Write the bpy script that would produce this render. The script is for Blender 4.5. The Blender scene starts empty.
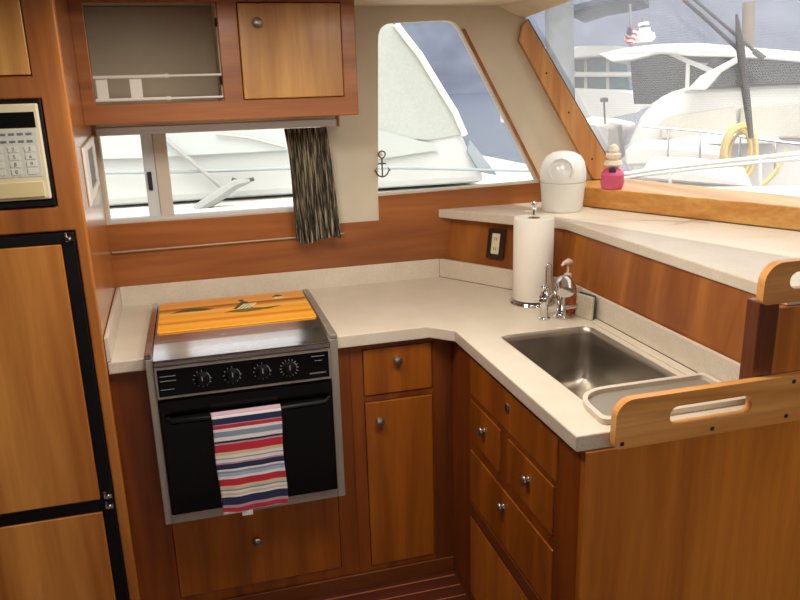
import bpy, bmesh, math, random
from mathutils import Vector, Matrix, noise
from mathutils.geometry import tessellate_polygon
random.seed(4)
PI = math.pi
C = bpy.context.scene.collection
V = Vector

# ------------------------------------------------------------------ camera
CAM = V((0.279, -2.725, 1.636)); YAW, PITCH, ROLL, FPX = 14.444, -15.818, -1.8, 741.0
def cam_axes():
    y, p, r = map(math.radians, (YAW, PITCH, ROLL))
    fw = V((math.sin(y)*math.cos(p), math.cos(y)*math.cos(p), math.sin(p)))
    rt = fw.cross(V((0, 0, 1))).normalized(); up = rt.cross(fw)
    return fw, math.cos(r)*rt + math.sin(r)*up, -math.sin(r)*rt + math.cos(r)*up
FW, RT, UP = cam_axes()
cd = bpy.data.cameras.new('camera'); cam = bpy.data.objects.new('camera', cd); C.objects.link(cam)
cam.matrix_world = Matrix.Translation(CAM) @ Matrix((RT, UP, -FW)).transposed().to_4x4()
cd.sensor_width = 36; cd.lens = FPX/800*36; cd.shift_x = 9/800; cd.clip_start = .05; cd.clip_end = 2000
bpy.context.scene.camera = cam

# ------------------------------------------------------------------ materials
def new_mat(name):
    m = bpy.data.materials.new(name); m.use_nodes = True
    nt = m.node_tree; nt.nodes.clear()
    out = nt.nodes.new('ShaderNodeOutputMaterial'); b = nt.nodes.new('ShaderNodeBsdfPrincipled')
    nt.links.new(b.outputs[0], out.inputs[0])
    return m, nt, b, out
def hexc(h):
    f = lambda c: c/12.92 if c <= .04045 else ((c+.055)/1.055)**2.4
    return tuple(f(int(h[i:i+2], 16)/255) for i in (0, 2, 4)) + (1,)
def setp(b, **k):
    for n, v in k.items(): b.inputs[n.replace('_', ' ')].default_value = v
def coords(nt, scale=(1, 1, 1), kind='Object', loc=(0, 0, 0)):
    t = nt.nodes.new('ShaderNodeTexCoord'); mp = nt.nodes.new('ShaderNodeMapping')
    mp.inputs['Scale'].default_value = scale; mp.inputs['Location'].default_value = loc
    nt.links.new(t.outputs[kind], mp.inputs[0]); return mp.outputs[0]
def noise_n(nt, vec, scale, detail=4, rough=.55, dist=0):
    n = nt.nodes.new('ShaderNodeTexNoise'); nt.links.new(vec, n.inputs['Vector'])
    n.inputs['Scale'].default_value = scale; n.inputs['Detail'].default_value = detail
    n.inputs['Roughness'].default_value = rough; n.inputs['Distortion'].default_value = dist
    return n.outputs[0]
def ramp(nt, fac, stops, interp='LINEAR'):
    r = nt.nodes.new('ShaderNodeValToRGB'); nt.links.new(fac, r.inputs[0]); cr = r.color_ramp; cr.interpolation = interp
    while len(cr.elements) < len(stops): cr.elements.new(1)
    for e, (p, c) in zip(cr.elements, stops): e.position = p; e.color = c if len(c) == 4 else (*c, 1)
    return r.outputs[0]
def mixc(nt, fac, a, b, mode='MIX'):
    m = nt.nodes.new('ShaderNodeMix'); m.data_type = 'RGBA'; m.blend_type = mode
    if isinstance(fac, float): m.inputs[0].default_value = fac
    else: nt.links.new(fac, m.inputs[0])
    for i, x in ((6, a), (7, b)):
        if isinstance(x, tuple): m.inputs[i].default_value = x
        else: nt.links.new(x, m.inputs[i])
    return m.outputs[2]
def bump(nt, b, fac, strength, dist=.001):
    bp = nt.nodes.new('ShaderNodeBump'); bp.inputs['Strength'].default_value = strength; bp.inputs['Distance'].default_value = dist
    nt.links.new(fac, bp.inputs['Height']); nt.links.new(bp.outputs[0], b.inputs['Normal'])
def plain(name, col, rough=.5, metal=0, var=.0, scale=30, **k):
    m, nt, b, _ = new_mat(name); c = hexc(col) if isinstance(col, str) else col
    setp(b, Roughness=rough, Metallic=metal, Base_Color=c, **k)
    if var:
        n = noise_n(nt, coords(nt), scale, 4)
        d = tuple(x*(1-var) for x in c[:3])+(1,); l = tuple(min(1, x*(1+var)) for x in c[:3])+(1,)
        nt.links.new(ramp(nt, n, [(.3, d), (.7, l)]), b.inputs['Base Color'])
    return m
def wood(name, dark, light, axis='z', rough=.38, seed=0., coat=.12, pore=.55, s=1., crough=.15):
    m, nt, b, _ = new_mat(name)
    k = {'x': (.07, 1, 1), 'y': (1, .07, 1), 'z': (1, 1, .07)}[axis]
    v = coords(nt, k, loc=(seed, seed*1.7, seed*.6))
    big = noise_n(nt, v, 9*s, 3, .5, 1.2); fine = noise_n(nt, v, 70*s, 5, .65, .3)
    c1 = ramp(nt, big, [(.36, hexc(dark)), (.64, hexc(light))])
    c2 = ramp(nt, fine, [(.35, (.74, .62, .50, 1)), (.6, (1, 1, 1, 1))])
    nt.links.new(mixc(nt, pore, c1, mixc(nt, 1., c1, c2, 'MULTIPLY')), b.inputs['Base Color'])
    setp(b, Roughness=rough, Coat_Weight=coat, Coat_Roughness=crough)
    bump(nt, b, fine, .12, .0006)
    return m
M = {}
M['cherry_v'] = wood('cherry_upright', '8f511d', 'b4702f', 'z')
M['cherry_h'] = wood('cherry_lengthwise', '8d4e1b', 'b06b2d', 'x', seed=3)
M['cherry_y'] = wood('cherry_along', '8d4e1b', 'b06b2d', 'y', seed=5)
M['gloss_side'] = wood('varnished_side', '8f511d', 'b4702f', 'z', rough=.25, coat=.6, crough=.22)
M['panel_v'] = wood('cherry_panel', '9a5e22', 'c0803c', 'z', seed=7, s=.7)
M['wall_wood'] = wood('cherry_wall', '84481a', 'ac6a2c', 'z', seed=11, s=.6)
M['wall_wood_h'] = wood('cherry_wall_lengthwise', '85491a', 'aa672c', 'x', seed=12, s=.6)
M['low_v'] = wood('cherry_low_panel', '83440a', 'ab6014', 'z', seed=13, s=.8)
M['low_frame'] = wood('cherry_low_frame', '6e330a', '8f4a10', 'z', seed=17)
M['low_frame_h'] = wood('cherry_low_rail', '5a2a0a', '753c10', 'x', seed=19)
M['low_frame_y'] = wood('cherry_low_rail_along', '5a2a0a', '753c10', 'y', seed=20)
M['dark_stile'] = wood('dark_cherry', '5c2a0c', '7d4015', 'z', seed=23)
M['end_panel'] = wood('cherry_end_panel', '9c5612', 'ca7c26', 'z', seed=29, s=.6)
M['maple_up'] = wood('pale_cherry_door', 'ad7632', 'd6a258', 'z', seed=31, s=.8)
M['fridge_wood'] = wood('fridge_panel', 'ad682a', 'd99548', 'z', seed=37, s=.5)
M['teak'] = wood('oiled_teak', 'ca863c', 'ecb066', 'x', seed=41, rough=.42, coat=.1)
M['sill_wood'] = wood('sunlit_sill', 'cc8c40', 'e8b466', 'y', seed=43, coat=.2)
M['trim_wood'] = wood('window_trim_wood', 'b98049', 'd9a86c', 'z', seed=47, coat=.2)
M['floor_wood'] = wood('dark_teak_floor', '3a170c', '562412', 'x', seed=53, rough=.4)
M['holly'] = plain('pale_caulk', '9b5c3a', .5)
def speck():
    m, nt, b, _ = new_mat('cream_solid_surface'); v = coords(nt)
    f = noise_n(nt, v, 420, 3, .7); g = noise_n(nt, v, 9, 3)
    c = ramp(nt, f, [(.3, hexc('bdae98')), (.48, hexc('d5c9b6')), (.7, hexc('e2d8c8'))])
    c2 = ramp(nt, g, [(.35, (.93, .92, .9, 1)), (.65, (1, 1, 1, 1))])
    nt.links.new(mixc(nt, 1., c, c2, 'MULTIPLY'), b.inputs['Base Color']); setp(b, Roughness=.34)
    return m
M['counter'] = speck()
M['beige'] = plain('beige_vinyl', 'cfc4ad', .75, var=.05, scale=6)
M['headliner'] = plain('beige_headliner', 'dad0bb', .8, var=.04, scale=8)
M['white'] = plain('white_gelcoat', 'd2d2ce', .45, var=.03, scale=3)
M['deckwhite'] = plain('white_deck', 'cbccc7', .7, var=.05, scale=12)
M['offwhite'] = plain('cream_plastic', 'd9cfae', .4)
M['whiteplastic'] = plain('white_plastic', 'e4e0d6', .35)
M['track'] = plain('white_enamel', 'cfccc4', .35, .2)
M['black'] = plain('black_glass', '040404', .1, Specular_IOR_Level=.3)
M['blackplastic'] = plain('black_plastic', '070708', .4, Specular_IOR_Level=.3)
M['brownplate'] = plain('brown_plate', '2a1812', .4)
M['inkgrey'] = plain('grey_ink', '6f7784', .5)
M['keyblue'] = plain('keypad_grey', 'c9cabd', .5)
M['pewter'] = plain('pewter', '9a9184', .35, .9, var=.15, scale=120)
M['chrome'] = plain('chrome', 'd9d9db', .08, 1)
def brushed(name, col, rough, sc):
    m, nt, b, _ = new_mat(name); n = noise_n(nt, coords(nt, sc), 60, 4, .6)
    c = hexc(col); nt.links.new(ramp(nt, n, [(.3, tuple(x*.85 for x in c[:3])+(1,)), (.7, c)]), b.inputs['Base Color'])
    nt.links.new(ramp(nt, n, [(.3, (rough*.8,)*3), (.7, (rough*1.25,)*3)]), b.inputs['Roughness']); setp(b, Metallic=1.)
    return m
M['steel'] = brushed('brushed_steel', 'dedcda', .17, (.05, .3, .3))
M['steel_v'] = brushed('brushed_steel_frame', 'bdb4a6', .33, (.3, .3, .05))
M['steel_v'].node_tree.nodes['Principled BSDF'].inputs['Metallic'].default_value = .65
M['sinksteel'] = brushed('sink_steel', 'b5ada0', .38, (.25, .02, .25))
M['paper'] = plain('paper_towel', 'e9e3d6', .9, var=.03, scale=200)
M['core'] = plain('cardboard', 'a98d69', .9)
M['darkmark'] = plain('dark_recess', '120d0a', .6)
M['slit'] = plain('slit_grey', '3c3a38', .5)
M['tarp'] = plain('navy_canvas', '24344e', .8, var=.1)
M['rope'] = plain('yellow_rope', 'cdb566', .8, var=.2, scale=80)
M['piling'] = plain('weathered_piling', '6c7276', .9, var=.15, scale=6)
M['piling_brown'] = plain('brown_piling', '7b6c5e', .9, var=.15, scale=6)
M['boatglass'] = plain('dark_boat_glass', '1d2428', .12, var=.2, scale=1)
M['tealglass'] = plain('teal_boat_glass', '2f6068', .12, var=.2, scale=1)
M['rubber'] = plain('rubber', '1c1d1e', .6)
M['shadehull'] = plain('shade_grey_hull', 'b4b1a6', .6, var=.05)  # grey of small fittings; also paints the shaded side of the yacht hull
M['pink'] = plain('pink_plastic', 'dc5f86', .3, Transmission_Weight=.15)
M['pinkcap'] = plain('cream_ruffle', 'efe3cf', .6)
M['purple'] = plain('dark_label', '32203c', .5)
M['anchor'] = plain('aged_brass', '6b5a4a', .4, .7)
M['spongebeige'] = plain('sponge', 'c9bfa6', .9, var=.12, scale=180)
M['spongeblue'] = plain('scouring_pad', '2f4a61', .95, var=.2, scale=200)
M['flagred'] = plain('flag_red', 'c2303a', .8); M['flagwhite'] = plain('flag_white', 'e2dedb', .8); M['flagblue'] = plain('flag_blue', '2c3560', .8)
M['doorpale'] = M['maple_up']
def amber():
    m, nt, b, _ = new_mat('amber_soap'); setp(b, Base_Color=hexc('d98a5a'), Roughness=.12, Transmission_Weight=.75, IOR=1.35); return m
M['amber'] = amber()
def canister_m():
    m, nt, b, _ = new_mat('milky_plastic'); setp(b, Base_Color=hexc('e3e2d8'), Roughness=.25, Subsurface_Weight=.15, Subsurface_Radius=(.02, .02, .02)); return m
M['milky'] = canister_m()
M['milky2'] = plain('milky_plastic_lid', 'e8e9e6', .18)
def glass_m(name, haze, tint=(1, 1, 1, 1)):
    m = bpy.data.materials.new(name); m.use_nodes = True; nt = m.node_tree; nt.nodes.clear()
    out = nt.nodes.new('ShaderNodeOutputMaterial'); t = nt.nodes.new('ShaderNodeBsdfTransparent'); t.inputs[0].default_value = tint
    g = nt.nodes.new('ShaderNodeBsdfGlossy'); g.inputs['Roughness'].default_value = .02
    lw = nt.nodes.new('ShaderNodeLayerWeight'); lw.inputs[0].default_value = .12
    mx = nt.nodes.new('ShaderNodeMixShader'); nt.links.new(lw.outputs['Fresnel'], mx.inputs[0]); nt.links.new(t.outputs[0], mx.inputs[1]); nt.links.new(g.outputs[0], mx.inputs[2])
    nt.links.new(mx.outputs[0], out.inputs[0]); return m
M['glass'] = glass_m('window_glass', 0)
def mesh_cover():
    m = bpy.data.materials.new('windscreen_mesh_cover'); m.use_nodes = True; nt = m.node_tree; nt.nodes.clear()
    out = nt.nodes.new('ShaderNodeOutputMaterial'); t = nt.nodes.new('ShaderNodeBsdfTransparent')
    d = nt.nodes.new('ShaderNodeBsdfTranslucent'); d.inputs[0].default_value = hexc('c9ccd2')
    d2 = nt.nodes.new('ShaderNodeBsdfDiffuse'); d2.inputs[0].default_value = hexc('b9bcc2')
    a = nt.nodes.new('ShaderNodeAddShader'); nt.links.new(d.outputs[0], a.inputs[0]); nt.links.new(d2.outputs[0], a.inputs[1])
    v = coords(nt); w = nt.nodes.new('ShaderNodeTexWave'); w.bands_direction = 'Z'; w.inputs['Scale'].default_value = 40; nt.links.new(v, w.inputs[0])
    w2 = nt.nodes.new('ShaderNodeTexWave'); w2.bands_direction = 'Y'; w2.inputs['Scale'].default_value = 40; nt.links.new(v, w2.inputs[0])
    mm = nt.nodes.new('ShaderNodeMath'); mm.operation = 'MAXIMUM'; nt.links.new(w.outputs['Fac'], mm.inputs[0]); nt.links.new(w2.outputs['Fac'], mm.inputs[1])
    mr = nt.nodes.new('ShaderNodeMapRange'); nt.links.new(mm.outputs[0], mr.inputs[0]); mr.inputs[3].default_value = .035; mr.inputs[4].default_value = .125
    mx = nt.nodes.new('ShaderNodeMixShader'); nt.links.new(mr.outputs[0], mx.inputs[0]); nt.links.new(t.outputs[0], mx.inputs[1]); nt.links.new(a.outputs[0], mx.inputs[2])
    nt.links.new(mx.outputs[0], out.inputs[0]); return m
M['mesh_cover'] = mesh_cover()
def towel_m():
    m, nt, b, _ = new_mat('striped_towel'); v = coords(nt)
    sx = nt.nodes.new('ShaderNodeSeparateXYZ'); nt.links.new(v, sx.inputs[0])
    mr = nt.nodes.new('ShaderNodeMapRange'); mr.inputs[1].default_value = .326; mr.inputs[2].default_value = 0.; nt.links.new(sx.outputs[2], mr.inputs[0])
    W, N, R, G, Y, K, P_, B2 = 'e8e4e2', '2b2c52', 'c22c3e', '8b97ab', 'dcc79e', '33263a', 'b99aa4', 'a9b8cc'
    st = [(0, P_), (.02, W), (.045, N), (.105, P_), (.11, R), (.145, W), (.175, G), (.225, W), (.265, K), (.285, P_), (.30, R), (.375, Y), (.405, W), (.43, P_), (.445, W), (.475, P_), (.49, N), (.54, W), (.56, G), (.58, B2), (.61, W), (.64, R), (.705, Y), (.74, G), (.755, W), (.78, Y), (.80, W), (.82, N), (.895, P_), (.925, R), (.965, W)]
    c = ramp(nt, mr.outputs[0], [(p, hexc(h)) for p, h in st], 'CONSTANT')
    n = noise_n(nt, coords(nt), 400, 2); nt.links.new(c, b.inputs['Base Color']); setp(b, Roughness=.95); bump(nt, b, n, .5, .001)
    return m
M['towel'] = towel_m()
def curtain_m():
    m, nt, b, _ = new_mat('dark_striped_curtain'); v = coords(nt, (1, 1, .05)); n = noise_n(nt, v, 160, 3, .6)
    nt.links.new(ramp(nt, n, [(.38, hexc('1d1915')), (.5, hexc('453e32')), (.6, hexc('9c9278'))]), b.inputs['Base Color']); setp(b, Roughness=.95)
    return m
M['curtain'] = curtain_m()
def mat_pic():
    m, nt, b, _ = new_mat('sunset_picture'); v = coords(nt); sx = nt.nodes.new('ShaderNodeSeparateXYZ'); nt.links.new(v, sx.inputs[0])
    n = noise_n(nt, coords(nt, (1, 5, 1)), 7, 4, .6)
    ma = nt.nodes.new('ShaderNodeMath'); ma.operation = 'MULTIPLY_ADD'; nt.links.new(n, ma.inputs[0]); ma.inputs[1].default_value = .015; nt.links.new(sx.outputs[1], ma.inputs[2])
    mr = nt.nodes.new('ShaderNodeMapRange'); mr.inputs[1].default_value = -.15; mr.inputs[2].default_value = .2; nt.links.new(ma.outputs[0], mr.inputs[0])
    st = [(0, 'f5a524'), (.12, 'fbb53a'), (.2, 'd97a18'), (.27, 'fbb437'), (.4, 'f3a12a'), (.5, 'fcc05a'), (.6, 'c8720f'), (.66, '8c5210'), (.69, 'f4aa3a'), (.8, 'eb9c3a'), (1, 'efa955')]
    nt.links.new(ramp(nt, mr.outputs[0], [(p, hexc(h)) for p, h in st]), b.inputs['Base Color']); setp(b, Roughness=.3); return m
M['matpic'] = mat_pic()
M['matdark'] = plain('picture_dark_green', '4a4a22', .4); M['matcream'] = plain('picture_cream', 'e6dba6', .4); M['matolive'] = plain('picture_olive', '6e5f1c', .4)
def hill_m():
    m, nt, b, _ = new_mat('hazy_hillside'); n = noise_n(nt, coords(nt), .05, 6, .6)
    nt.links.new(ramp(nt, n, [(.3, hexc('4a5162')), (.7, hexc('626a7a'))]), b.inputs['Base Color']); setp(b, Roughness=1.); return m
M['hill'] = hill_m()
def water_m():
    m, nt, b, _ = new_mat('harbour_water'); v = coords(nt); n = noise_n(nt, v, 1.5, 4, .6)
    nt.links.new(ramp(nt, n, [(.3, hexc('3e475a')), (.7, hexc('525d70'))]), b.inputs['Base Color']); setp(b, Roughness=.2); bump(nt, b, n, .6, .1); return m
M['water'] = water_m()
M['carved'] = plain('grey_vinyl_lining', 'c4b7a0', .8, var=.05, scale=10)
M['shirt'] = None

# ------------------------------------------------------------------ geometry helpers
class MB:
    def __init__(s): s.bm = bmesh.new()
    def box(s, x0, x1, y0, y1, z0, z1):
        vs = [s.bm.verts.new((x, y, z)) for z in (z0, z1) for y in (y0, y1) for x in (x0, x1)]
        for f in ((0, 2, 3, 1), (4, 5, 7, 6), (0, 1, 5, 4), (2, 6, 7, 3), (0, 4, 6, 2), (1, 3, 7, 5)): s.bm.faces.new([vs[i] for i in f])
        return s
    def hexa(s, a, b):          # two quads of four points, bottom and top, same winding
        vs = [s.bm.verts.new(p) for p in list(a)+list(b)]; n = len(a)
        s.bm.faces.new(vs[:n][::-1]); s.bm.faces.new(vs[n:])
        for i in range(n): s.bm.faces.new((vs[i], vs[(i+1) % n], vs[n+(i+1) % n], vs[n+i]))
        return s
    def plate(s, outer, holes, fn, t0, t1):
        loops = [outer]+list(holes); flat = [p for l in loops for p in l]
        tris = tessellate_polygon([[V((p[0], p[1], 0)) for p in l] for l in loops])
        A = [s.bm.verts.new(fn(p[0], p[1], t0)) for p in flat]; B = [s.bm.verts.new(fn(p[0], p[1], t1)) for p in flat]
        for t in tris:
            try: s.bm.faces.new([A[i] for i in t]); s.bm.faces.new([B[i] for i in reversed(t)])
            except ValueError: pass
        o = 0
        for l in loops:
            n = len(l)
            for i in range(n):
                j = (i+1) % n; s.bm.faces.new((A[o+i], A[o+j], B[o+j], B[o+i]))
            o += n
        return s
    def tube(s, pts, r, seg=10, cap=True, closed=False):
        pts = [V(p) for p in pts]; n = len(pts); rings = []
        rr = r if isinstance(r, (list, tuple)) else [r]*n
        prev = None
        for i, p in enumerate(pts):
            if closed: t = (pts[(i+1) % n]-pts[i-1]).normalized()
            else: t = (pts[min(i+1, n-1)]-pts[max(i-1, 0)]).normalized()
            if prev is None:
                a = V((0, 0, 1)) if abs(t.z) < .9 else V((1, 0, 0)); u = t.cross(a).normalized()
            else: u = (prev-t*prev.dot(t)).normalized()
            prev = u; w = t.cross(u)
            rings.append([s.bm.verts.new(p+rr[i]*(math.cos(2*PI*k/seg)*u+math.sin(2*PI*k/seg)*w)) for k in range(seg)])
        for i in range(n-1+(1 if closed else 0)):
            a, b = rings[i], rings[(i+1) % n]
            for k in range(seg): s.bm.faces.new((a[k], a[(k+1) % seg], b[(k+1) % seg], b[k]))
        if cap and not closed: s.bm.faces.new(rings[0][::-1]); s.bm.faces.new(rings[-1])
        return s
    def lathe(s, c, prof, axis=(0, 0, 1), seg=28):     # prof: (radius, height)
        ax = V(axis).normalized(); a = V((1, 0, 0)) if abs(ax.x) < .9 else V((0, 1, 0)); u = ax.cross(a).normalized(); w = ax.cross(u); c = V(c)
        rings = []
        for r, h in prof:
            if r < 1e-6: rings.append([s.bm.verts.new(c+ax*h)])
            else: rings.append([s.bm.verts.new(c+ax*h+r*(math.cos(2*PI*k/seg)*u+math.sin(2*PI*k/seg)*w)) for k in range(seg)])
        for a_, b_ in zip(rings, rings[1:]):
            for k in range(seg):
                k2 = (k+1) % seg
                q = [a_[k % len(a_)], a_[k2 % len(a_)], b_[k2 % len(b_)], b_[k % len(b_)]]
                q = [x for i, x in enumerate(q) if x not in q[:i]]
                if len(q) > 2: s.bm.faces.new(q)
        return s
    def grid(s, fn, nu, nv):
        g = [[s.bm.verts.new(fn(i/nu, j/nv)) for j in range(nv+1)] for i in range(nu+1)]
        for i in range(nu):
            for j in range(nv): s.bm.faces.new((g[i][j], g[i+1][j], g[i+1][j+1], g[i][j+1]))
        return s
def origin_of(o):
    p = V((0, 0, 0)); k = o
    while k: p = p+k.location; k = k.parent
    return p
def build(mb, name, mat, parent=None, bevel=0, smooth=False, seg=2, solid=0, auto=True):
    bm = mb.bm; bmesh.ops.recalc_face_normals(bm, faces=bm.faces)
    xs = [v.co for v in bm.verts]
    c = V(((min(v.x for v in xs)+max(v.x for v in xs))/2, (min(v.y for v in xs)+max(v.y for v in xs))/2, min(v.z for v in xs)))
    off = c if parent is None else c
    me = bpy.data.meshes.new(name); 
    bmesh.ops.translate(bm, verts=bm.verts, vec=-c)
    if smooth:
        for f in bm.faces: f.smooth = True
        for e in bm.edges:
            if len(e.link_faces) == 2 and e.calc_face_angle(0) > .7: e.smooth = False
    bm.to_mesh(me); bm.free(); me.materials.append(mat)
    o = bpy.data.objects.new(name, me); C.objects.link(o)
    if parent: o.parent = parent; o.location = c-origin_of(parent)
    else: o.location = c
    if solid:
        m = o.modifiers.new('thickness', 'SOLIDIFY'); m.thickness = solid; m.offset = 0
    if bevel:
        m = o.modifiers.new('bevel', 'BEVEL'); m.width = bevel; m.segments = seg; m.limit_method = 'ANGLE'; m.angle_limit = .6; m.use_clamp_overlap = True
        m.harden_normals = False
    return o
def thing(name, label, cat, loc, group=None):
    o = bpy.data.objects.new(name, None); C.objects.link(o); o.location = loc; o.empty_display_size = .05
    o['label'] = label; o['category'] = cat
    if group: o['group'] = group
    return o
def tag(o, label, cat, group=None, kind=None):
    o['label'] = label; o['category'] = cat
    if group: o['group'] = group
    if kind: o['kind'] = kind
    return o
def struct(o): o['kind'] = 'structure'; return o
def lab(o, t): o['label'] = t; return o
XZ = lambda u, v, t: (u, t, v)       # plate in a plane y = t
XY = lambda u, v, t: (u, v, t)
YZ = lambda u, v, t: (t, u, v)
def rrect(x0, x1, y0, y1, r, n=5):
    p = []
    rs = r if isinstance(r, (list, tuple)) else (r,)*4      # corners: x0y0, x1y0, x1y1, x0y1
    for (cx, cy, a0), q in zip(((x0, y0, PI), (x1, y0, 1.5*PI), (x1, y1, 0), (x0, y1, .5*PI)), rs):
        sx = 1 if cx == x0 else -1; sy = 1 if cy == y0 else -1
        if q <= 0: p.append((cx, cy)); continue
        for i in range(n+1):
            a = a0+i/n*PI/2; p.append((cx+sx*q+q*math.cos(a), cy+sy*q+q*math.sin(a)))
    return p
def rect(x0, x1, y0, y1): return [(x0, y0), (x1, y0), (x1, y1), (x0, y1)]
def round_poly(pts, r, n=5):
    out = []; m = len(pts)
    rs = r if isinstance(r, (list, tuple)) else [r]*m
    for i in range(m):
        p = V((*pts[i], 0)); a = V((*pts[i-1], 0)); b = V((*pts[(i+1) % m], 0)); q = rs[i]
        if q <= 0: out.append((p.x, p.y)); continue
        d1 = (a-p).normalized()*q; d2 = (b-p).normalized()*q
        for k in range(n+1):
            t = k/n; c = (p+d1)*(1-t)**2+p*2*t*(1-t)+(p+d2)*t*t; out.append((c.x, c.y))
    return out

# ------------------------------------------------------------------ the setting
CEIL = 1.925
fl = struct(build(MB().box(-1.2, 3.2, -5.2, -.52, -.06, 0), 'floor', M['floor_wood']))
for i in range(14):
    y = -.615-.055*i
    struct(build(MB().box(-.03, 1.02, y-.0025, y+.0025, -.0005, .0012), 'floor_caulk', M['holly'], fl))
# side wall with the two windows (plane y = .01)
win2 = round_poly([(.946, 1.258), (1.607, 1.268), (1.262, 1.877), (.968, 1.866)], [0, .004, .045, .055], 7)
wallout = [(-.03, 1.2), (1.99, 1.2), (1.965, 1.255), (1.541, 1.876), (1.50, CEIL), (-.03, CEIL)]
wallout = [(-1.22, 1.15), (2.03, 1.15), (1.965, 1.255), (1.50, CEIL+.02), (-1.22, CEIL+.02)]
wb = struct(build(MB().plate(wallout, [rect(-.02, .745, 1.215, 1.53), win2], XZ, .01, .05), 'wall_back', M['beige']))
wlow = struct(build(MB().box(-1.22, 2.05, .02, .05, 0, 1.15), 'wall_back', M['beige']))
struct(build(MB().plate([(-.06, .985), (1.64, .985), (1.64, 1.262), (.946, 1.25), (.946, 1.157), (.765, 1.157), (.765, 1.213), (-.06, 1.213)], [], XZ, .004, .0099), 'trim_1', M['wall_wood_h'], bevel=.001))
# reveal of the second window: brown on the slanted side
struct(build(MB().hexa([(1.612, .004, 1.262), (1.625, .004, 1.262), (1.625, .055, 1.262), (1.612, .055, 1.262)], [(1.283, .004, 1.845), (1.296, .004, 1.845), (1.296, .055, 1.845), (1.283, .055, 1.845)]), 'trim_2', M['cherry_v']))
w2 = struct(build(MB().plate(win2, [], XZ, .036, .040), 'window_2', M['glass']))
w1 = struct(build(MB().plate(rect(-.02, .745, 1.215, 1.53), [], XZ, .038, .042), 'window_1', M['glass']))
struct(build(MB().box(.152, .197, .02, .036, 1.215, 1.53), 'window_frame', plain('putty_frame', 'cfc6b4', .6), w1, bevel=.002))
struct(build(MB().box(.112, .1515, .026, .037, 1.215, 1.53), 'sash_frame', plain('pale_aluminium', 'd5dee0', .5), w1, bevel=.002))
struct(build(MB().box(.121, .135, .016, .0255, 1.322, 1.386), 'latch', M['rubber'], w1, bevel=.002))
struct(build(MB().box(-.02, .745, .014, .06, 1.215, 1.228), 'window_sill', M['white'], w1, bevel=.002))
# windscreen: left edge in the side wall, base sweeping away to the right
PL, PU = V((1.965, 0, 1.255)), V((1.541, 0, 1.876)); DG = V((.305, -.952, 0)).normalized()
def ws(a, b, off=0):         # a along the base, b up the rake
    n = (PU-PL).cross(DG).normalized()
    if n.x < 0: n = -n
    return PL+DG*a+(PU-PL)*b+n*off
w3 = struct(build(MB().hexa([ws(-.02, -.03), ws(1.75, -.03), ws(1.75, 1.15), ws(-.02, 1.15)], [ws(-.02, -.03, .006), ws(1.75, -.03, .006), ws(1.75, 1.15, .006), ws(-.02, 1.15, .006)]), 'window_3', M['glass']))
struct(build(MB().hexa([ws(.0, -.0, .03), ws(1.75, -.0, .03), ws(1.75, 1.15, .03), ws(.0, 1.15, .03)], [ws(.0, -.0, .031), ws(1.75, -.0, .031), ws(1.75, 1.15, .031), ws(.0, 1.15, .031)]), 'mesh_cover', M['mesh_cover'], w3))
# black glazing bead and wood trim along the slanted left edge
struct(build(MB().tube([ws(.006, -.02, -.004), ws(.006, 1.0, -.004)], .005, 8), 'glazing_bead', M['rubber'], w3))
struct(build(MB().tube([ws(0, .002, -.004), ws(1.75, .002, -.004)], .004, 8), 'glazing_bead', M['rubber'], w3))
tr = struct(build(MB().plate([(1.842, 1.262), (1.962, 1.257), (1.539, 1.874), (1.517, 1.85), (1.507, 1.80)], [], XZ, -.012, .0099), 'trim_3', M['trim_wood'], bevel=.003))
for x, z in ((1.62, 1.68), (1.72, 1.53), (1.83, 1.345)):
    struct(build(MB().lathe((x, -.0125, z), [(0, 0), (.004, 0), (.004, .0015), (0, .0015)], (0, -1, 0), 12), 'screw_plug', M['darkmark'], tr))
# sill under the windscreen
struct(build(MB().plate([(1.622, .003), (2.02, -.843), (2.303, -1.45), (2.43, -1.45), (1.98, .003)], [], XY, 1.1855, 1.258), 'trim_4', M['sill_wood'], bevel=.004, seg=3))
# header over the windscreen and ceiling
def wsp(u, v, off):
    n = (PU-PL).cross(DG).normalized(); n = n if n.x > 0 else -n
    d = FW+RT*((u-391)/FPX)-UP*((v-300)/FPX); return CAM+d*((PL+n*off-CAM).dot(n)/d.dot(n))
hd = [wsp(518, 22, -.004), wsp(527, 17, -.004), wsp(540, 12, -.004), wsp(575, -1, -.004), wsp(640, -25, -.004), wsp(800, -80, -.004)]
hm = MB()
for a, b in zip(hd, hd[1:]):
    ta, tb = V((a.x-.10, a.y, CEIL-.001)), V((b.x-.10, b.y, CEIL-.001)); ua, ub = V((a.x+.08, a.y, max(CEIL, a.z+.05))), V((b.x+.08, b.y, max(CEIL, b.z+.05)))
    if b.z < CEIL-.002:
        for q in ((a, b, tb, ta), (a, ua, ub, b), (ta, tb, ub, ua)): hm.bm.faces.new([hm.bm.verts.new(p) for p in q])
bmesh.ops.remove_doubles(hm.bm, verts=hm.bm.verts, dist=1e-5)
struct(build(hm, 'trim_5', M['headliner']))
struct(build(MB().plate([(-1.2, .05), (1.49, .05), (2.02, -1.62), (3.2, -1.8), (3.2, -5.2), (-1.2, -5.2)], [], XY, CEIL, CEIL+.06), 'ceiling', M['headliner']))
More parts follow.
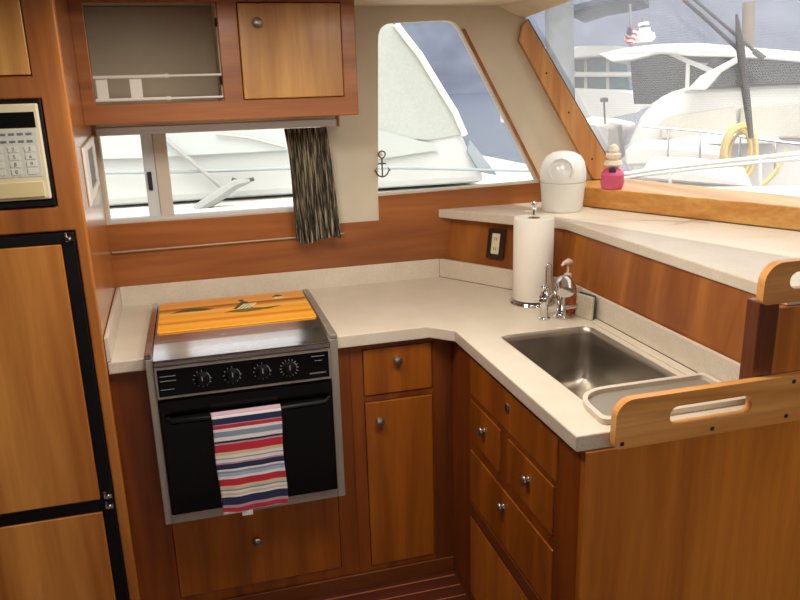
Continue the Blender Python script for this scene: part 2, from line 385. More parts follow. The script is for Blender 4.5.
# forward bulkhead below the ledge, corner panel, end panel, post
A0, A1 = (1.203, .006), (1.487, -.447)
B0, B1 = (1.235, .006), (1.512, -.39)
cor = struct(build(MB().hexa([(A0[0], A0[1], .93), (A1[0], A1[1], .93), (1.56, -.40, .93), (1.28, .006, .93)], [(B0[0], B0[1], 1.152), (B1[0], B1[1], 1.152), (1.60, -.36, 1.152), (1.32, .006, 1.152)]), 'wall_corner', M['wall_wood']))
struct(build(MB().hexa([(1.487, -.447, .93), (1.487, -1.42, .93), (1.55, -1.42, .93), (1.55, -.42, .93)], [(1.512, -.39, 1.152), (1.512, -1.42, 1.152), (1.575, -1.42, 1.152), (1.575, -.38, 1.152)]), 'wall_right', M['wall_wood']))
struct(build(MB().box(1.50, 1.54, -1.40, .0, 0, .92), 'wall_right', M['wall_wood']))
tp = struct(build(MB().box(1.432, 1.484, -1.442, -1.40, .9525, 1.17), 'trim_6', M['dark_stile'], bevel=.003))
struct(build(MB().box(1.4845, 2.3, -1.44, -1.421, .885, 1.152), 'wall_front', M['end_panel'], bevel=.001))

for nm, b_ in (('wall_aft', (-1.2, 3.2, -5.24, -5.2, 0, 1.0)), ('wall_starboard', (3.2, 3.24, -5.2, -1.42, 0, 1.0)), ('wall_left', (-1.24, -1.2, -5.2, .05, 0, CEIL))):  # unseen; aft and starboard walls added low to shut out low daylight
    struct(build(MB().box(*b_), nm, M['wall_wood']))
# galley ledge
lg = MB().plate(round_poly([(1.182, .0035), (1.385, -.285), (1.500, -.40), (1.508, -1.435), (2.29, -1.435), (2.018, -.845), (1.6205, .0035)], [0, .02, .05, 0, 0, 0, 0], 5), [], XY, 1.1525, 1.185)
led = tag(build(lg, 'ledge', M['counter'], bevel=.004, seg=3), 'long cream solid surface ledge under the windscreen', 'ledge')

# ------------------------------------------------------------------ tall cabinet on the left with fridge and microwave
tc = thing('tall_cabinet', 'tall varnished cherry cabinet at left holding refrigerator and microwave', 'cabinet', (-.4, -.3, 0))
FY = -.645
build(MB().hexa([(-.035, FY+.0196, 0), (-.014, FY+.0196, 0), (-.031, .003, 0), (-.052, .003, 0)], [(-.035, FY+.02, CEIL), (-.014, FY+.02, CEIL), (-.031, .003, CEIL), (-.052, .003, CEIL)]), 'side_panel', M['gloss_side'], tc)
build(MB().plate(rect(-.78, -.010, 0, CEIL), [rect(-.74, -.040, .02, 1.305), rect(-.74, -.072, 1.3715, 1.6415), rect(-.74, -.0845, 1.6965, 1.90)], XZ, FY, FY+.0195), 'face_frame', M['cherry_v'], tc, bevel=.005, seg=3)
build(MB().box(-.80, -.06, -.60, .003, 1.31, 1.36), 'shelf', M['cherry_h'], tc)
build(MB().box(-.80, -.06, -.60, .003, 1.645, 1.69), 'shelf', M['cherry_h'], tc)
build(MB().box(-.82, -.785, FY+.001, .003, 0, CEIL), 'side_panel', M['cherry_v'], tc)
d = build(MB().box(-.738, -.0865, FY-.003, FY+.016, 1.699, 1.90), 'door', M['maple_up'], tc, bevel=.002)

fr = thing('refrigerator', 'built-in refrigerator with cherry door panels in black frame', 'refrigerator', (-.4, -.3, .02))
build(MB().box(-.736, -.062, FY+.022, -.06, .03, 1.295), 'body', M['blackplastic'], fr)
build(MB().plate(rect(-.739, -.041, .022, 1.303), [rect(-.715, -.075, .05, .480), rect(-.715, -.075, .521, 1.273)], XZ, FY-.008, FY+.018), 'frame', M['blackplastic'], fr, bevel=.003)
d1 = build(MB().box(-.714, -.076, FY-.012, FY+.010, .522, 1.272), 'door', M['fridge_wood'], fr, bevel=.002)
d2 = build(MB().box(-.714, -.076, FY-.012, FY+.010, .051, .479), 'door', M['fridge_wood'], fr, bevel=.002)
lab(d1, 'upper refrigerator door panel'); lab(d2, 'lower freezer door panel')
for z in (1.287, .53, .497):
    h = MB().box(-.064, -.043, FY-.018, FY-.0085, z-.006, z+.006); h.lathe((-.055, FY-.018, z), [(0, 0), (.006, 0), (.006, .004), (.003, .006), (0, .006)], (0, -1, 0), 12)
    h.lathe((-.062, FY-.012, z+.004), [(.004, -.012), (.004, .012)], (0, 0, 1), 10)
    build(h, 'hinge', M['chrome'], fr)

# text helper
def text_mesh(s, size, mat, parent, loc, rot, name='lettering', extrude=.0004):
    cu = bpy.data.curves.new('t', 'FONT'); cu.body = s; cu.size = size; cu.extrude = extrude; cu.align_x = 'CENTER'; cu.align_y = 'CENTER'
    o = bpy.data.objects.new('t', cu); C.objects.link(o); bpy.context.view_layer.update()
    me = bpy.data.meshes.new_from_object(o); bpy.data.objects.remove(o)
    me.materials.clear(); me.materials.append(mat)
    r = bpy.data.objects.new(name, me); C.objects.link(r); r.parent = parent
    r.location = V(loc)-origin_of(parent); r.rotation_euler = rot; return r
mw = thing('microwave_oven', 'built-in microwave oven with cream keypad panel and black display', 'microwave', (-.4, -.4, 1.365))
build(MB().box(-.738, -.078, FY+.012, -.25, 1.375, 1.638), 'body', M['blackplastic'], mw)
build(MB().plate(rect(-.739, -.073, 1.3725, 1.6405), [rect(-.725, -.0805, 1.392, 1.632)], XZ, FY-.004, FY+.0115), 'trim_frame', M['blackplastic'], mw, bevel=.003)
build(MB().box(-.724, -.218, FY-.010, FY+.011, 1.394, 1.630), 'door', M['black'], mw, bevel=.004)
cp = build(MB().box(-.2165, -.0815, FY-.012, FY+.011, 1.393, 1.631), 'control_panel', M['offwhite'], mw, bevel=.004)
F2 = FY-.012
build(MB().box(-.213, -.0915, F2-.0012, F2-.0001, 1.573, 1.611), 'display', plain('display_black', '060606', .5, Specular_IOR_Level=.15), cp)
build(MB().box(-.211, -.093, F2-.001, F2-.0001, 1.452, 1.569), 'keypad', M['keyblue'], cp)
build(MB().box(-.205, -.0935, F2-.004, F2-.0001, 1.400, 1.440), 'open_button', plain('tan_button', 'd8c794', .4), cp, bevel=.002)
for z, w in ((1.558, .1), (1.540, .1)):
    for k in range(5):
        build(MB().box(-.152-w/2+k*w/5+.004, -.152-w/2+(k+1)*w/5-.002, F2-.0016, F2-.0011, z-.003, z+.003), 'key_mark', M['inkgrey'], cp)
keys = ['1', '2', '3', '4', '5', '6', '7', '8', '9', '', '0', '']
for i in range(12):
    r_, c_ = divmod(i, 3); x = -.190+.038*c_; z = 1.521-.0185*r_
    k = build(MB().plate(rrect(x-.012, x+.012, z-.0068, z+.0068, .002, 3), [], XZ, F2-.0022, F2-.0011), 'key', plain('key_pale', 'd6d6c9', .5) if i == 0 else bpy.data.materials['key_pale'], cp)
    if keys[i]: text_mesh(keys[i], .013, M['inkgrey'], cp, (x, F2-.0025, z), (PI/2, 0, 0), 'key_digit')
build(MB().box(-.2175, -.2135, FY-.013, FY-.0125, 1.40, 1.46), 'vent_slot', M['blackplastic'], cp)

sw = thing('switch_panel', 'small cream framed panel with dark centre on the tall cabinet side', 'switch panel', (-.02, -.3, 1.34))
sx = lambda y, o=0: -.014+(y+.625)/.628*(-.017)+.0+o
def sp(y, z, t): return (sx(y)+t, y, z)
build(MB().plate([(-.475, 1.342), (-.15, 1.372), (-.15, 1.526), (-.475, 1.507)], [[(-.385, 1.373), (-.19, 1.390), (-.19, 1.498), (-.385, 1.492)]], sp, .0005, .008), 'frame', M['whiteplastic'], sw, bevel=.002)
build(MB().plate([(-.385, 1.373), (-.19, 1.390), (-.19, 1.498), (-.385, 1.492)], [], sp, .0005, .003), 'inset', plain('brown_inset', '5a4238', .4), sw)

# ------------------------------------------------------------------ knobs
def knob(parent, c, axis, name='knob', r=.0150, mat='pewter'):
    return build(MB().lathe(c, [(0, 0), (r*.8, 0), (r*.75, .002), (r*.5, .003), (r*.5, .007), (r*.9, .009), (r, .012), (r*.92, .015), (r*.5, .018), (r*.2, .0187), (0, .0188)], axis, 20), name, M[mat], parent, smooth=True)

# ------------------------------------------------------------------ upper cabinet
uc = thing('wall_cabinet', 'cherry wall cabinet with open cubby and pale door above the window', 'cabinet', (.4, -.14, 1.56))
UY = -.286; U0 = -.0245; U1 = .819
build(MB().plate(rect(U0, U1, 1.561, CEIL), [rect(.016, .392, 1.62, 1.905), rect(.4525, .773, 1.62, 1.905)], XZ, UY, UY+.02), 'face_frame', M['cherry_h'], uc, bevel=.003)
build(MB().box(U0, U1, UY+.0205, .003, 1.561, 1.578), 'bottom_panel', M['cherry_h'], uc)
build(MB().box(U1-.018, U1, UY+.0205, .003, 1.5785, CEIL), 'side_panel', M['cherry_v'], uc)
build(MB().box(.40, .418, UY+.0205, .003, 1.5785, CEIL), 'divider', M['cherry_v'], uc)
ln = MB().box(-.0235, -.012, UY+.0205, -.003, 1.60, CEIL-.002); ln.box(-.0115, .3995, -.012, -.003, 1.60, CEIL-.002); ln.box(-.0115, .3995, UY+.0205, -.0125, 1.595, 1.606); ln.box(.388, .3995, UY+.0205, -.0125, 1.607, CEIL-.002)
build(ln, 'lining', M['carved'], uc)
ud = build(MB().box(.4545, .771, UY-.004, UY+.016, 1.622, 1.903), 'door', M['maple_up'], uc, bevel=.003)
knob(ud, (.511, UY-.004, 1.846), (0, -1, 0), r=.016)
for z in (1.85, 1.68):
    build(MB().lathe((.388, UY+.012, z), [(.0035, -.012), (.0035, .012)], (0, 0, 1), 8), 'hinge', M['darkmark'], uc)
sb = thing('shelf_bar', 'pair of white expandable bars across the open cubby', 'shelf bar', (.2, UY+.01, 1.625))
for z in (1.632, 1.698):
    build(MB().tube([(.017, UY+.008, z), (.225, UY+.008, z)], .0052, 10), 'outer_tube', M['whiteplastic'], sb)
    build(MB().tube([(.2255, UY+.008, z), (.391, UY+.008, z)], .0036, 10), 'inner_tube', M['whiteplastic'], sb)
    build(MB().tube([(.222, UY+.008, z), (.234, UY+.008, z)], .007, 10), 'collar', M['whiteplastic'], sb)
for x0, x1 in ((.022, .055), (.118, .153)):
    build(MB().box(x0, x1, UY+.0135, UY+.0165, 1.629, 1.701), 'plate', M['whiteplastic'], sb, bevel=.001)

# curtain track, curtain, lower rod
ct = thing('curtain_track', 'white enamelled curtain track under the wall cabinet', 'curtain track', (.38, -.05, 1.516))
build(MB().box(-.02, .787, -.065, -.035, 1.518, 1.545), 'rail', M['track'], ct, bevel=.003)
build(MB().box(.7872, .795, -.067, -.033, 1.517, 1.556), 'end_cap', M['cherry_h'], ct)
build(MB().box(-.0285, -.0202, -.067, -.033, 1.517, 1.556), 'end_cap', M['cherry_h'], ct)
NF = 8
def cur(u, v):
    x0 = .600+.024*v+.004*math.sin(v*5); x1 = .750+.028*v**.8
    x = x0+(x1-x0)*u; amp = .006+.010*v
    y = -.05-.003*math.sin(v*3)+amp*math.sin(u*NF*2*PI+.6*math.sin(v*4))*(1+.3*math.sin(u*9))
    x += .004*math.sin(u*NF*4*PI+v*2)
    z = 1.5165-(.405+.008*math.sin(u*6))*v
    return (x, y, z)
cu = tag(build(MB().grid(cur, 150, 40), 'curtain', M['curtain'], smooth=True, solid=.0015), 'dark pleated striped curtain gathered at the side window', 'curtain')
rd = thing('curtain_rod', 'thin horizontal curtain rod across the wood below the window', 'curtain rod', (.36, -.006, 1.11))
build(MB().tube([(-.026, -.006, 1.116), (.80, -.006, 1.120)], .0042, 10), 'rod', plain('rod_champagne', 'a88d72', .4, .3), rd)
build(MB().lathe((.80, -.006, 1.1202), [(0, 0), (.006, 0), (.006, .006), (0, .006)], (1, 0, 0), 12), 'end_cap', M['pewter'], rd)

# anchor ornament on the window edge
an = MB(); ax, ay = .963, .0
an.tube([(ax+.013*math.cos(a)*(1+.15*math.sin(a)), ay, 1.405+.013*math.sin(a)) for a in [2*PI*i/16 for i in range(16)]], .0028, 8, closed=True)
an.tube([(ax, ay, 1.392), (ax, ay, 1.325)], .003, 8); an.tube([(ax-.015, ay, 1.372), (ax+.015, ay, 1.372)], .0028, 8)
an.tube([(ax+.024*math.cos(a), ay, 1.347+.024*math.sin(a)) for a in [PI+PI*i/12 for i in range(13)]], [.0012]+[.003]*11+[.0012], 8)
for s in (-1, 1): an.tube([(ax+s*.030, ay, 1.344), (ax+s*.020, ay, 1.358)], [.004, .0008], 6)
o = thing('anchor_ornament', 'small brass anchor ornament with round ring at the window edge', 'ornament', (ax, ay, 1.32))
build(an, 'anchor', M['anchor'], o, smooth=True)
build(MB().lathe((ax, ay, 1.405), [(0, 0), (.006, 0), (.008, .0098), (0, .0098)], (0, 1, 0), 14), 'suction_cup', M['whiteplastic'], o)

# ------------------------------------------------------------------ worktop
ZC = .915
wt = thing('worktop', 'cream speckled L-shaped galley worktop with upstand', 'worktop', (.8, -.5, .877))
hole = rrect(1.118, 1.42, -1.30, -.755, .03, 6)
outer = [(-.0135, -.6), (.088, -.6), (.088, -.005), (.645, -.005), (.645, -.6)]
outer = [(-.0125, -.6), (.0925, -.6), (.0925, -.088), (.6445, -.088), (.6445, -.6)] + round_poly([(.945, -.6), (1.010, -.666)], 0) + [(1.010, -1.433), (1.476, -1.433), (1.476, -.459), (1.183, .0035), (-.0285, .0035)]
build(MB().plate(outer, [hole], XY, .877, ZC), 'slab', M['counter'], wt, bevel=.004, seg=3)
ups = MB().box(-.018, 1.183, 0, .0036, ZC-.002, .988); build(ups, 'upstand', M['counter'], wt, bevel=.0015)
build(MB().hexa([(-.0285, .0, ZC+.0005), (-.018, 0, ZC+.0005), (-.001, -.6, ZC+.0005), (-.0125, -.6, ZC+.0005)], [(-.0285, .0, .988), (-.018, 0, .988), (-.001, -.6, .988), (-.0125, -.6, .988)]), 'upstand', M['counter'], wt, bevel=.0015)
build(MB().hexa([(1.183, 0, ZC+.0005), (1.475, -.459, ZC+.0005), (1.486, -.452, ZC+.0005), (1.201, .0, ZC+.0005)], [(1.183, 0, .988), (1.475, -.459, .988), (1.486, -.452, .988), (1.201, .0, .988)]), 'upstand', M['counter'], wt, bevel=.0015)
build(MB().box(1.475, 1.486, -1.40, -.459, ZC+.0005, .988), 'upstand', M['counter'], wt, bevel=.0015)
build(MB().box(1.437, 1.449, -1.225, -.75, ZC-.001, ZC+.006), 'drip_edge', M['counter'], wt, bevel=.003)

# sink
sk = thing('sink', 'rectangular stainless steel sink basin set into the worktop', 'sink', (1.27, -1.03, .72))
bm_ = MB()
def ring(e, r, z): return [(x, y, z) for x, y in rrect(1.112+e, 1.426-e, -1.306+e, -.749-e, r, 6)]
levels = [ring(.0075, .030, .9125), ring(.0085, .031, .890), ring(.010, .036, .80), ring(.014, .045, .745), ring(.028, .05, .727), ring(.055, .055, .722), ring(.12, .03, .720)]
vs = [[bm_.bm.verts.new(p) for p in l] for l in levels]
for a, b in zip(vs, vs[1:]):
    n = len(a)
    for i in range(n): bm_.bm.faces.new((a[i], a[(i+1) % n], b[(i+1) % n], b[i]))
bm_.bm.faces.new(vs[-1])
build(bm_, 'basin', M['sinksteel'], sk, smooth=True, solid=.0015)
build(MB().lathe((1.27, -1.03, .7212), [(0, .0005), (.02, .0005), (.026, .001), (.038, .003), (.043, .001), (.043, 0)], (0, 0, 1), 28), 'drain', M['chrome'], sk, smooth=True)
# sink cover board of worktop material
lid = thing('sink_cover', 'cream rimmed sink cover tray with rounded corner at the near end of the sink', 'sink cover', (1.28, -1.32, ZC-.014))
lo = round_poly([(1.088, -1.405), (1.47, -1.405), (1.47, -1.235), (1.10, -1.235)], [.02, .01, .012, .10], 10)
li = round_poly([(1.102, -1.391), (1.456, -1.391), (1.456, -1.249), (1.112, -1.249)], [.02, .01, .012, .08], 10)
build(MB().plate(lo, [li], XY, ZC+.0005, ZC+.014), 'rim', M['counter'], lid, bevel=.004, seg=3)
build(MB().plate(li, [], XY, ZC+.0005, ZC+.003), 'tray', plain('grey_tray', '8a8274', .4), lid)

# ------------------------------------------------------------------ cooker
cy0, cy1 = -.655, -.095
st = thing('stove', 'stainless galley stove with black oven door and black control panel', 'stove', (.366, -.38, .4))
build(MB().box(.0955, .637, -.63, -.10, .41, .921), 'body', M['blackplastic'], st)
fm = MB().box(.0935, .1145, cy0, cy1, .402, .9275); fm.box(.619, .6435, cy0, cy1, .402, .9275); fm.box(.1145, .619, cy0, cy0+.022, .402, .432)
build(fm, 'frame', M['steel_v'], st, bevel=.002)
rl = MB().box(.0925, .113, cy0, cy1+.004, .928, .942); build(rl, 'side_rail', M['steel'], st, bevel=.003)
rl = MB().box(.6215, .6445, cy0, cy1+.004, .928, .942); build(rl, 'side_rail', M['steel_v'], st, bevel=.003)
LP = [(-.1, .9405), (-.47, .9405), (-.55, .9365), (-.60, .9325), (-.64, .9285), (-.665, .925), (-.665, .9215), (-.1, .9215)]
build(MB().plate(LP, [], YZ, .1155, .6185), 'lid', M['steel'], st, bevel=.001)
build(MB().box(.1155, .6185, -.6665, -.650, .906, .921), 'lid_lip', M['steel'], st, bevel=.003)
cpn = build(MB().box(.1155, .6185, -.662, -.64, .806, .904), 'control_panel', M['steel_v'], st, bevel=.002)
build(MB().box(.122, .612, -.664, -.6622, .815, .896), 'control_face', M['black'], cpn)
dm = plain('knob_marks', '8e9494', .4)
for i, kx in enumerate((.244, .329, .415, .494)):
    kz = .857
    k = build(MB().lathe((kx, -.6643, kz), [(0, 0), (.021, 0), (.021, .004), (.016, .006), (.0145, .016), (.013, .018), (0, .018)], (0, -1, 0), 28), 'knob', M['blackplastic'], cpn, smooth=True)
    g = MB().box(kx-.0013, kx+.0013, -.6835, -.6824, kz, kz+.012)
    build(g, 'pointer', dm, k)
    g = MB()
    n = 12 if i < 3 else 16
    for j in range(n):
        a = 2*PI*j/n; 
        if i < 3 and -2.2 < math.atan2(math.sin(a-PI*.75), math.cos(a-PI*.75)) < -1.0: continue
        r0, r1 = .0225, .0262 if i < 3 else .028
        g.tube([(kx+r0*math.cos(a), -.6646, kz+r0*math.sin(a)), (kx+r1*math.cos(a), -.6646, kz+r1*math.sin(a))], .0008, 5)
    g.tube([(kx+.0218*math.cos(a), -.6646, kz+.0218*math.sin(a)) for a in [-1.9+.35*j for j in range(9)]], .0008, 5)
    build(g, 'dial_mark', dm, cpn)
for x0, x1, z in ((.128, .172, .876), (.128, .172, .862), (.128, .165, .836), (.560, .600, .884), (.57, .592, .87)):
    build(MB().box(x0, x1, -.6648, -.6641, z-.0007, z+.0007), 'printed_line', dm, cpn)
build(MB().box(.553, .602, -.665, -.6641, .829, .834), 'name_badge', M['steel'], cpn)
dr = build(MB().box(.116, .6185, -.664, -.635, .4335, .802), 'oven_door', M['black'], st, bevel=.004)
hb = MB().tube([(.135, -.672, .749), (.15, -.692, .747), (.37, -.695, .745), (.59, -.692, .747), (.605, -.672, .749)], .0085, 12)
build(hb, 'door_handle', M['blackplastic'], dr, smooth=True)
# board with the painting on the lid
mt = thing('picture_board', 'orange glossy board printed with a sunset sea scene on the stove lid', 'picture board', (.37, -.30, .941))
pb = build(MB().plate(rrect(.122, .614, -.462, -.122, .006, 3), [], XY, .941, .946), 'board', M['matpic'], mt, bevel=.001)
def blob(pts, mat, name, h=.0005):
    build(MB().plate(pts, [], XY, .9462, .9462+h), name, M[mat], pb)
blob([(.16, -.268), (.20, -.262), (.27, -.266), (.30, -.256), (.26, -.238), (.22, -.226), (.19, -.24)], 'matdark', 'island')
blob([(.33, -.315), (.36, -.30), (.41, -.285), (.46, -.30), (.52, -.295), (.48, -.318), (.40, -.332)], 'matolive', 'shore')
blob([(.362, -.285), (.392, -.205), (.412, -.20), (.425, -.285)], 'matdark', 'figure')
for k in range(4):
    blob([(.372+.012*k, -.292), (.378+.012*k, -.296), (.408+.012*k, -.235), (.400+.012*k, -.232)], 'matcream', 'stripe', .0009)
blob([(.383, -.185), (.396, -.172), (.405, -.185), (.396, -.205)], 'matdark', 'head')
blob([(.50, -.175), (.52, -.152), (.54, -.168), (.53, -.178)], 'matdark', 'palm')
blob([(.505, -.205), (.545, -.205), (.535, -.182), (.512, -.182)], 'matcream', 'hut')

# towel over the oven door handle
def tw(u, v):
    x = .256+.199*u+.006*v*(.5-u)+.004*v
    w = .0035*math.sin(u*7+v*3)+.0025*math.sin(u*15+1)
    if v < .12:
        a = v/.12*PI; y = -.694+.0115*math.cos(a)*1; z = .747+.0115*math.sin(a)
        y = -.694+.0115*math.cos(a)
    else:
        q = (v-.12)/.88; y = -.7055-.004*q+w*q; z = .747-.307*q+(u-.5)*.012*q+.004*math.sin(u*5)*q
    return (x+.002*math.sin(v*9), y, z)
tow = thing('dish_towel', 'red white and blue striped dish towel hanging from the oven handle', 'towel', (.355, -.70, .43))
tw_o = build(MB().grid(tw, 40, 60), 'cloth', M['towel'], tow, smooth=True, solid=.003)
tw_b = build(MB().grid(lambda u, v: (.262+.188*u, -.6805-.002+.0005*math.sin(u*9), .746-.28*v), 10, 20), 'back_layer', M['towel'], tow, smooth=True, solid=.002)
build(MB().box(.318, .350, -.7125, -.7095, .425, .439), 'care_tag', M['whiteplastic'], tow)

# ------------------------------------------------------------------ base cabinets
CY = -.578
def front(parent, name, mat, x0, x1, z0, z1, kn=None):
    o = build(MB().box(x0, x1, CY-.003, CY+.015, z0, z1), name, M[mat], parent, bevel=.0025)
    if kn: knob(o, (kn[0], CY-.003, kn[1]), (0, -1, 0))
    return o
bc = thing('stove_cabinet', 'cherry base cabinet around the stove with one wide drawer', 'cabinet', (.36, -.3, 0))
XS = .6465
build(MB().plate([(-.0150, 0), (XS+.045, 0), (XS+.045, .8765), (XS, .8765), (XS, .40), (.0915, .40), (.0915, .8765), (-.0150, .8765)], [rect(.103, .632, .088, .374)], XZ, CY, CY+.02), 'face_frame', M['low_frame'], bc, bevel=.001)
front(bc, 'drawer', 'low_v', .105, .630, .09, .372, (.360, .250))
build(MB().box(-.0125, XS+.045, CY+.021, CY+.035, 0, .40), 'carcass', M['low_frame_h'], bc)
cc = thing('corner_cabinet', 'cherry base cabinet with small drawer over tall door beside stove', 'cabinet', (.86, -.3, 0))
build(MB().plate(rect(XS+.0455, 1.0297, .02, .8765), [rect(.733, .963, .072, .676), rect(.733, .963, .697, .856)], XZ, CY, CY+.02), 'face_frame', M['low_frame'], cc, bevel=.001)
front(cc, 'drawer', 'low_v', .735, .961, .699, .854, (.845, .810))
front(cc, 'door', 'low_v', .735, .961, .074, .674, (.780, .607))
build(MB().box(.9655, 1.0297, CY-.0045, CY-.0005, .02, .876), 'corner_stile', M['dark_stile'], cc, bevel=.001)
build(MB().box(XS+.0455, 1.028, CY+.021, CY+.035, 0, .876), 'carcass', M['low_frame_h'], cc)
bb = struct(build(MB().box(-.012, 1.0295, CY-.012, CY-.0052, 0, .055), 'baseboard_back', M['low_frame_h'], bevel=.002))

SX = 1.03
sc = thing('sink_cabinet', 'cherry sink cabinet with three drawers and locked top panel', 'cabinet', (1.25, -1.0, 0))
h = [rect(-1.318, -.752, .738, .856), rect(-.985, -.752, .586, .722), rect(-1.305, -1.032, .586, .722), rect(-1.31, -.752, .372, .552), rect(-1.31, -.752, .03, .318)]
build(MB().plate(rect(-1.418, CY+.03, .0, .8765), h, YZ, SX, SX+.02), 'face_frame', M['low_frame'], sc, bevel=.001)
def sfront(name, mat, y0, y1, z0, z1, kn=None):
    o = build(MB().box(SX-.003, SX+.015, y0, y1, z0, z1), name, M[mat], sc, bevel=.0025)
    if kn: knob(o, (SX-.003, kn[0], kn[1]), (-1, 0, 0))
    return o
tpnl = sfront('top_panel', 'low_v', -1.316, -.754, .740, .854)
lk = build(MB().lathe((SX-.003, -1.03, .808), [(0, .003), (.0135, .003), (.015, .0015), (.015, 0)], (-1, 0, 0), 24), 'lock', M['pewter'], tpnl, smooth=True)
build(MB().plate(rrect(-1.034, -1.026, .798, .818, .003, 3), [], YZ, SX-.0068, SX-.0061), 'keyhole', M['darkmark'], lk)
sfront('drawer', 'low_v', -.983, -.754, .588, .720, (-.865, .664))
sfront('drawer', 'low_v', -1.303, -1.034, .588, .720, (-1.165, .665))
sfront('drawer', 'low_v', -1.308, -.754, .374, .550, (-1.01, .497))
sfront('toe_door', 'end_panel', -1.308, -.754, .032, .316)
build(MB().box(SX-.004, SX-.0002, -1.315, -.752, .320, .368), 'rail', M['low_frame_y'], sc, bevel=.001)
build(MB().box(SX-.0005, 2.3, -1.4395, -1.4185, .0, .8765), 'end_panel', M['end_panel'], sc, bevel=.002)

# fiddle rails with hand slots
def rail(name_label, x0, x1, z0, z1, sl, plugs, r):
    t = thing('handrail_board', name_label, 'handrail', ((x0+x1)/2, -1.455, z0))
    b = build(MB().plate(rrect(x0, x1, z0, z1, (.012, .0, .0, r), 7), [rrect(*sl, .0195, 6)] if sl else [], XZ, -1.464, -1.4435), 'board', M['teak'], t, bevel=.004, seg=3)
    for x, z in plugs:
        build(MB().lathe((x, -1.464, z), [(0, .0006), (.0052, .0006), (.0052, -.0004)], (0, -1, 0), 16), 'screw_plug', M['darkmark'], b)
rail('teak handrail board with slot across the near end of the sink worktop', 1.083, 1.95, .886, .998, (1.213, 1.420, .9235, .9665), [(1.100, .898), (1.322, .900), (1.515, .902), (1.525, .984)], .042)
rail('short teak fiddle board on top of the post at the ledge end', 1.418, 1.95, 1.171, 1.262, (1.482, 1.75, 1.200, 1.238), [], .045)

# ------------------------------------------------------------------ small things on the worktop
tx, ty = 1.366, -.462
ph = thing('paper_towel_holder', 'chrome paper towel holder standing in the worktop corner', 'paper towel holder', (tx, ty, ZC))
build(MB().lathe((tx, ty, ZC+.0005), [(0, 0), (.076, 0), (.078, .003), (.074, .010), (.03, .013), (.008, .014), (0, .014)], seg=40), 'base', M['chrome'], ph, smooth=True)
build(MB().lathe((tx, ty, ZC+.014), [(.0045, 0), (.0045, .305), (.009, .308), (.010, .312), (.004, .316), (.007, .322), (.0085, .328), (.006, .334), (0, .336)], seg=20), 'post', M['chrome'], ph, smooth=True)
r0 = V((tx+.020, ty-.079, 0))
build(MB().tube([(r0.x-.009, r0.y, ZC+.01), (r0.x-.009, r0.y, ZC+.135), (r0.x-.006, r0.y, ZC+.148), (r0.x, r0.y, ZC+.153), (r0.x+.006, r0.y, ZC+.148), (r0.x+.009, r0.y, ZC+.135), (r0.x+.009, r0.y, ZC+.01)], .0025, 10), 'side_arm', M['chrome'], ph, smooth=True)
pr_ = thing('paper_towel_roll', 'white paper towel roll on the chrome holder', 'paper towel roll', (tx, ty, ZC+.015))
build(MB().lathe((tx, ty, ZC+.0155), [(.022, 0), (.066, 0), (.0675, .002), (.0675, .276), (.066, .279), (.022, .279), (.022, 0)], seg=48), 'roll', M['paper'], pr_, smooth=True)
build(MB().lathe((tx, ty, ZC+.0155), [(.0195, .0), (.0215, .0), (.0215, .2795), (.0195, .2795), (.0195, 0)], seg=30), 'core', M['core'], pr_, smooth=True)

# faucet
fx, fy = 1.376, -.655
fa = thing('faucet', 'chrome galley faucet with upright spout behind the sink', 'faucet', (fx, fy, ZC))
build(MB().lathe((fx, fy, ZC+.0005), [(0, 0), (.028, 0), (.028, .004), (.020, .010), (.0165, .014), (.0155, .02), (0, .02)], seg=28), 'base', M['chrome'], fa, smooth=True)
build(MB().lathe((fx, fy, ZC+.020), [(0, 0), (.0155, 0), (.0125, .006), (.0115, .075), (.0135, .085), (.0125, .098), (0, .1)], seg=24), 'body', M['chrome'], fa, smooth=True)
build(MB().tube([(fx, fy, ZC+.098), (fx+.002, fy-.003, ZC+.112), (fx-.006, fy-.022, ZC+.126), (fx-.018, fy-.05, ZC+.130), (fx-.030, fy-.078, ZC+.122), (fx-.036, fy-.092, ZC+.110)], [.010, .012, .018, .026, .031, .026], 22), 'spout', M['chrome'], fa, smooth=True)
build(MB().tube([(fx+.012, fy, ZC+.03), (fx+.045, fy-.005, ZC+.032), (fx+.062, fy-.006, ZC+.040)], [.008, .006, .008], 14), 'lever', M['chrome'], fa, smooth=True)
sx_, sy_ = 1.318, -.650
sp_ = thing('water_tap', 'small chrome drinking water tap left of the faucet', 'tap', (sx_, sy_, ZC))
build(MB().lathe((sx_, sy_, ZC+.0005), [(0, 0), (.020, 0), (.020, .004), (.013, .008), (.0125, .05), (.016, .055), (.0165, .075), (.011, .082), (.009, .098), (.012, .104), (.008, .112), (0, .114)], seg=24), 'body', M['chrome'], sp_, smooth=True)
build(MB().tube([(sx_+.010, sy_, ZC+.062), (sx_+.018, sy_-.014, ZC+.085), (sx_+.024, sy_-.026, ZC+.092), (sx_+.028, sy_-.036, ZC+.080), (sx_+.029, sy_-.038, ZC+.055)], [.005, .0055, .0055, .0055, .0065], 12), 'spout', M['chrome'], sp_, smooth=True)
build(MB().lathe((sx_-.012, sy_-.012, ZC+.065), [(0, 0), (.006, 0), (.009, .006), (.007, .014), (0, .016)], (-.6, -.6, .1), 14), 'handle', M['chrome'], sp_, smooth=True)
